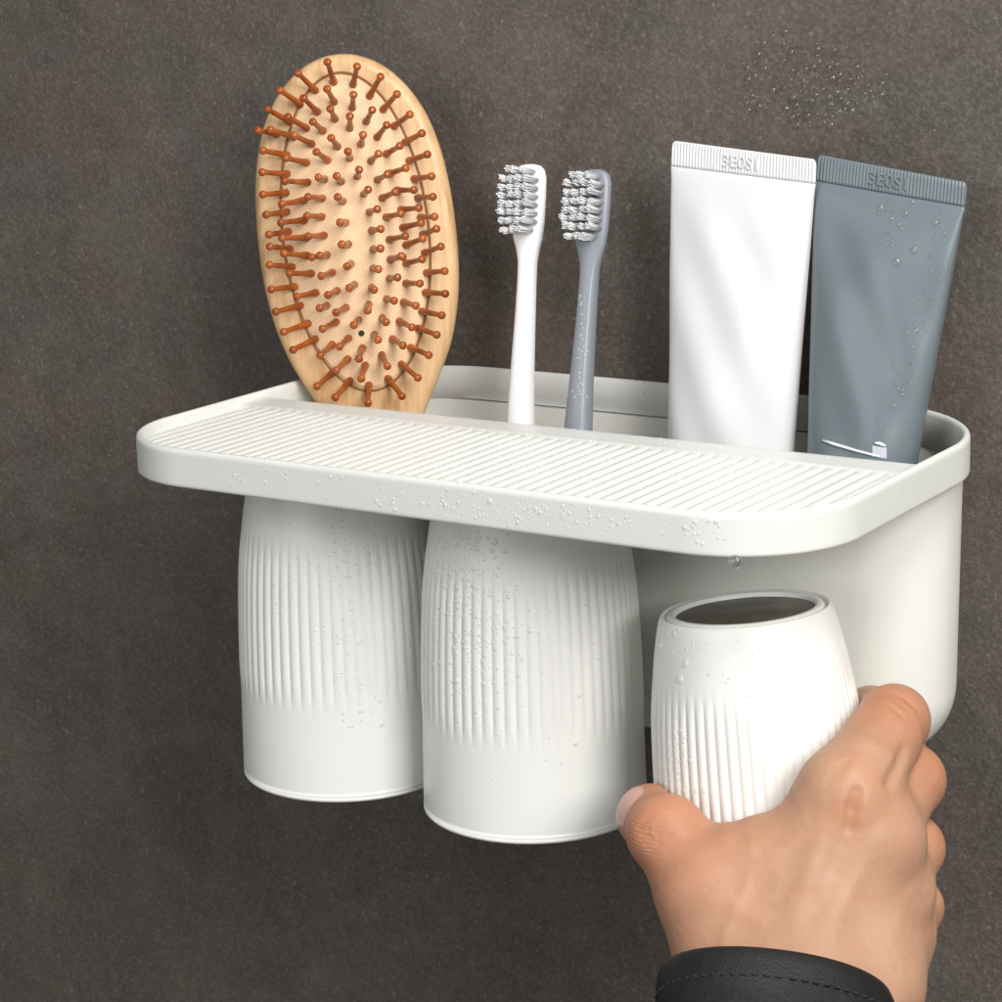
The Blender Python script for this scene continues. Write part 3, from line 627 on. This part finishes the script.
# ================================================================== WATER
bpy.context.view_layer.update()
dg = bpy.context.evaluated_depsgraph_get()
def bvh(objs):
    V, Fc = [], []
    for o in objs:
        oe = o.evaluated_get(dg); me = oe.to_mesh(); mw = np.array(o.matrix_world); b = len(V)
        co = np.empty(len(me.vertices) * 3); me.vertices.foreach_get('co', co); co = co.reshape(-1, 3) @ mw[:3, :3].T + mw[:3, 3]
        V += co.tolist(); Fc += [tuple(i + b for i in p.vertices) for p in me.polygons]; oe.to_mesh_clear()
    return BVHTree.FromPolygons(V, Fc)
import bmesh as _bm
b_ = _bm.new(); _bm.ops.create_icosphere(b_, subdivisions=2, radius=1); ICO_V = np.array([v.co[:] for v in b_.verts]); ICO_F = [tuple(v.index for v in f.verts) for f in b_.faces]; b_.free()
def drops(tree, clusters, seed, flat=.55):
    """clusters: (px, py, sx, sy, count, rmin, rmax) directions from the camera station, landing on the surface"""
    rs = np.random.RandomState(seed); out = []; placed = []
    for cx, cy, sx, sy, cnt, r0, r1 in clusters:
        for _ in range(cnt):
            px, py = cx + rs.uniform(-1, 1) * sx, cy + rs.uniform(-1, 1) * sy
            if cnt > 3: px, py = cx + np.clip(rs.normal() * .55, -1.2, 1.2) * sx, cy + np.clip(rs.normal() * .55, -1.2, 1.2) * sy
            d = Vector(ray(px, py)).normalized(); hit, nn, fi, ds = tree.ray_cast(Vector(CAM_LOC), d)
            if hit is None: continue
            if nn.dot(d) > 0: nn = -nn
            r = (r0 + (r1 - r0) * rs.rand() ** 2.6) * .92; hit = np.array(hit)
            if any(np.linalg.norm(hit - p) < (r + q) * 1.02 for p, q in placed): continue
            placed.append((hit, r)); nn = np.array(nn); up = np.array([0, 0, 1.]) - nn * nn[2]
            if np.linalg.norm(up) < .2: up = np.cross(nn, (1, 0, 0))
            up /= np.linalg.norm(up); sd = np.cross(up, nn); el = rs.uniform(1, 1.25)
            V = hit + ICO_V[:, :1] * sd * r + ICO_V[:, 1:2] * up * r * el + ICO_V[:, 2:] * nn * r * flat * rs.uniform(.8, 1.15)
            out.append((V.tolist(), ICO_F))
    return join(*out)
def water(tree, clusters, seed, label, flat=.48, m=None):
    V, Fc = drops(tree, clusters, seed, flat)
    if V: o = mesh('water_droplets', V, Fc, m or M_BEAD, origin=V[0]); tag(o, label, 'water droplets', 'beads of water', 'stuff')
wall_tree = BVHTree.FromPolygons([(-2, .0006, -2), (2, .0006, -2), (2, .0006, 2), (-2, .0006, 2)], [(0, 1, 2, 3)])
water(wall_tree, [(815, 85, 56, 34, 230, .0006, .0015), (805, 92, 34, 26, 24, .0015, .0026), (745, 88, 30, 22, 70, .0003, .0007), (880, 95, 50, 30, 70, .0003, .0006), (770, 45, 25, 12, 12, .0005, .0015), (600, 60, 120, 40, 30, .0003, .0006), (400, 40, 60, 20, 16, .0003, .0006)], 3, 'scattered beads of water on the bare stone wall above the tubes', .8, M_WATER)
rim_tree = bvh([c for c in holder.children if c.name.startswith('rim')])
water(rim_tree, [(520, 512, 80, 16, 120, .0003, .0007), (400, 500, 80, 14, 60, .0003, .0007), (600, 520, 60, 12, 50, .0003, .0007), (700, 530, 34, 12, 20, .0004, .0009), (330, 485, 20, 15, 10, .0003, .0008), (900, 480, 60, 30, 5, .0003, .0006), (260, 470, 50, 14, 20, .0003, .0007), (655, 385, 150, 12, 25, .0003, .0007), (365, 490, 1, 1, 1, .0011, .0012), (452, 505, 1, 1, 1, .0012, .0013), (491, 502, 1, 1, 1, .0010, .0012), (590, 515, 1, 1, 1, .0011, .0012)], 4, 'beads of water along the front rim of the holder')
sh_tree = bvh([shelf])
water(sh_tree, [(560, 470, 150, 28, 330, .00025, .0006), (430, 445, 110, 25, 160, .00025, .0006), (720, 470, 90, 20, 130, .00025, .0006), (640, 440, 180, 10, 120, .00025, .0006), (320, 440, 60, 25, 50, .00025, .0005)], 5, 'fine beads of water on the ridged shelf')
tA = bvh(cupA.children); tB = bvh(cupB.children); tC = bvh(cupC.children)
water(tA, [(465, 565, 34, 42, 130, .0005, .0012), (482, 635, 48, 60, 190, .0004, .0009), (475, 705, 35, 45, 60, .0003, .0006), (468, 543, 32, 12, 22, .0006, .0012), (560, 620, 60, 80, 26, .0003, .0006), (576, 745, 1, 1, 1, .0010, .0012), (580, 697, 1, 1, 1, .0008, .0010), (585, 604, 1, 1, 1, .0007, .0009), (505, 745, 60, 60, 10, .0003, .0006)], 6, 'beads of water on the middle hanging cup')
water(tB, [(345, 560, 30, 40, 90, .0003, .0007), (350, 660, 30, 55, 70, .0003, .0007), (300, 600, 40, 80, 40, .0003, .0006), (360, 720, 20, 20, 12, .0005, .0010)], 7, 'beads of water on the left hanging cup')
water(tC, [(667, 638, 10, 13, 26, .0003, .0008), (687, 650, 20, 8, 10, .0003, .0006), (687, 664, 1, 1, 1, .0013, .0015), (681, 680, 1, 1, 1, .0014, .0016), (661, 645, 1, 1, 1, .0012, .0014), (675, 760, 14, 35, 60, .0003, .0007), (690, 790, 16, 16, 30, .0003, .0006), (688, 782, 1, 1, 1, .0010, .0012), (740, 690, 60, 40, 10, .0003, .0005), (665, 780, 6, 20, 20, .0004, .0008)], 8, 'beads of water on the cup held in the hand')
tG = bvh(gt_[0].children)
water(tG, [(895, 215, 26, 26, 22, .0007, .0015), (898, 262, 1, 1, 1, .0016, .0018), (915, 250, 1, 1, 1, .0014, .0018), (880, 202, 1, 1, 1, .0012, .0014), (940, 250, 9, 30, 26, .0005, .0013), (927, 318, 14, 22, 34, .0004, .0011), (915, 355, 8, 30, 24, .0004, .0009), (900, 380, 8, 22, 26, .0004, .0010), (930, 200, 26, 14, 10, .0003, .0006), (885, 430, 14, 10, 8, .0003, .0006)], 9, 'beads of water on the blue grey tube', .6, M_WATER)
tT = bvh([c for r in COL.objects if r.name.startswith('toothbrush') for c in r.children if c.name.startswith('handle')])
water(tT, [(517, 330, 4, 60, 6, .0003, .0005), (582, 340, 5, 60, 22, .0003, .0005), (590, 240, 3, 3, 2, .0005, .0007), (577, 390, 8, 20, 14, .0003, .0005)], 10, 'tiny beads of water on the toothbrush handles')
bx_tree = bvh([box])
water(bx_tree, [(655, 700, 12, 25, 14, .0003, .0007), (860, 600, 60, 60, 5, .0003, .0006)], 11, 'few beads of water on the box front beside the cups')
# the heavy drop hanging under the rim
hp = aty(735, 556, -D + .0006); hp[2] = -RH - .0007
o = mesh('water_drop', np.array(hp) + ICO_V * np.array([.0022, .0015, .0021]), ICO_F, M_WATER, origin=tuple(hp)); tag(o, 'single heavy drop of water hanging under the front rim above the held cup', 'water drop')

# white lines and a pale patch laid on the grey tube near its foot
tubeB = bvh([gt_[1]])
def on_tube(px, py, off):
    d = Vector(ray(px, py)).normalized(); hit, nn, fi, ds = tubeB.ray_cast(Vector(CAM_LOC), d)
    nn = nn if nn.dot(d) < 0 else -nn; return np.array(hit + nn * off)
try:
    P = [on_tube(x, y, .0003) for x, y in ((824, 441), (834, 444.5), (846, 448), (858, 451.5), (870, 454.5), (880, 457))]
    mesh('pale_line', *tube_path(P, [.0004, .00055, .0005, .00045, .0004, .0003], 8), M_PALE, gt_[0], tuple(gt_[0].location))
    Q = [[on_tube(873 + 14 * i / 6 - .0 * j, 446 + j * 2.2 + i * .35, .00025) for i in range(7)] for j in range(6)]
    mesh('pale_mark', [p for r in Q for p in r], [(j * 7 + i, j * 7 + i + 1, j * 7 + i + 8, j * 7 + i + 7) for j in range(5) for i in range(6)], M_PALE2, gt_[0], tuple(gt_[0].location))
    P = [on_tube(x, y, .0004) for x, y in ((875, 443.5), (880, 444), (886, 446.5))]
    mesh('pale_line', *tube_path(P, [.0003, .0006, .0004], 8), M_PALE, gt_[0], tuple(gt_[0].location))
except Exception as e: print('marks', e)
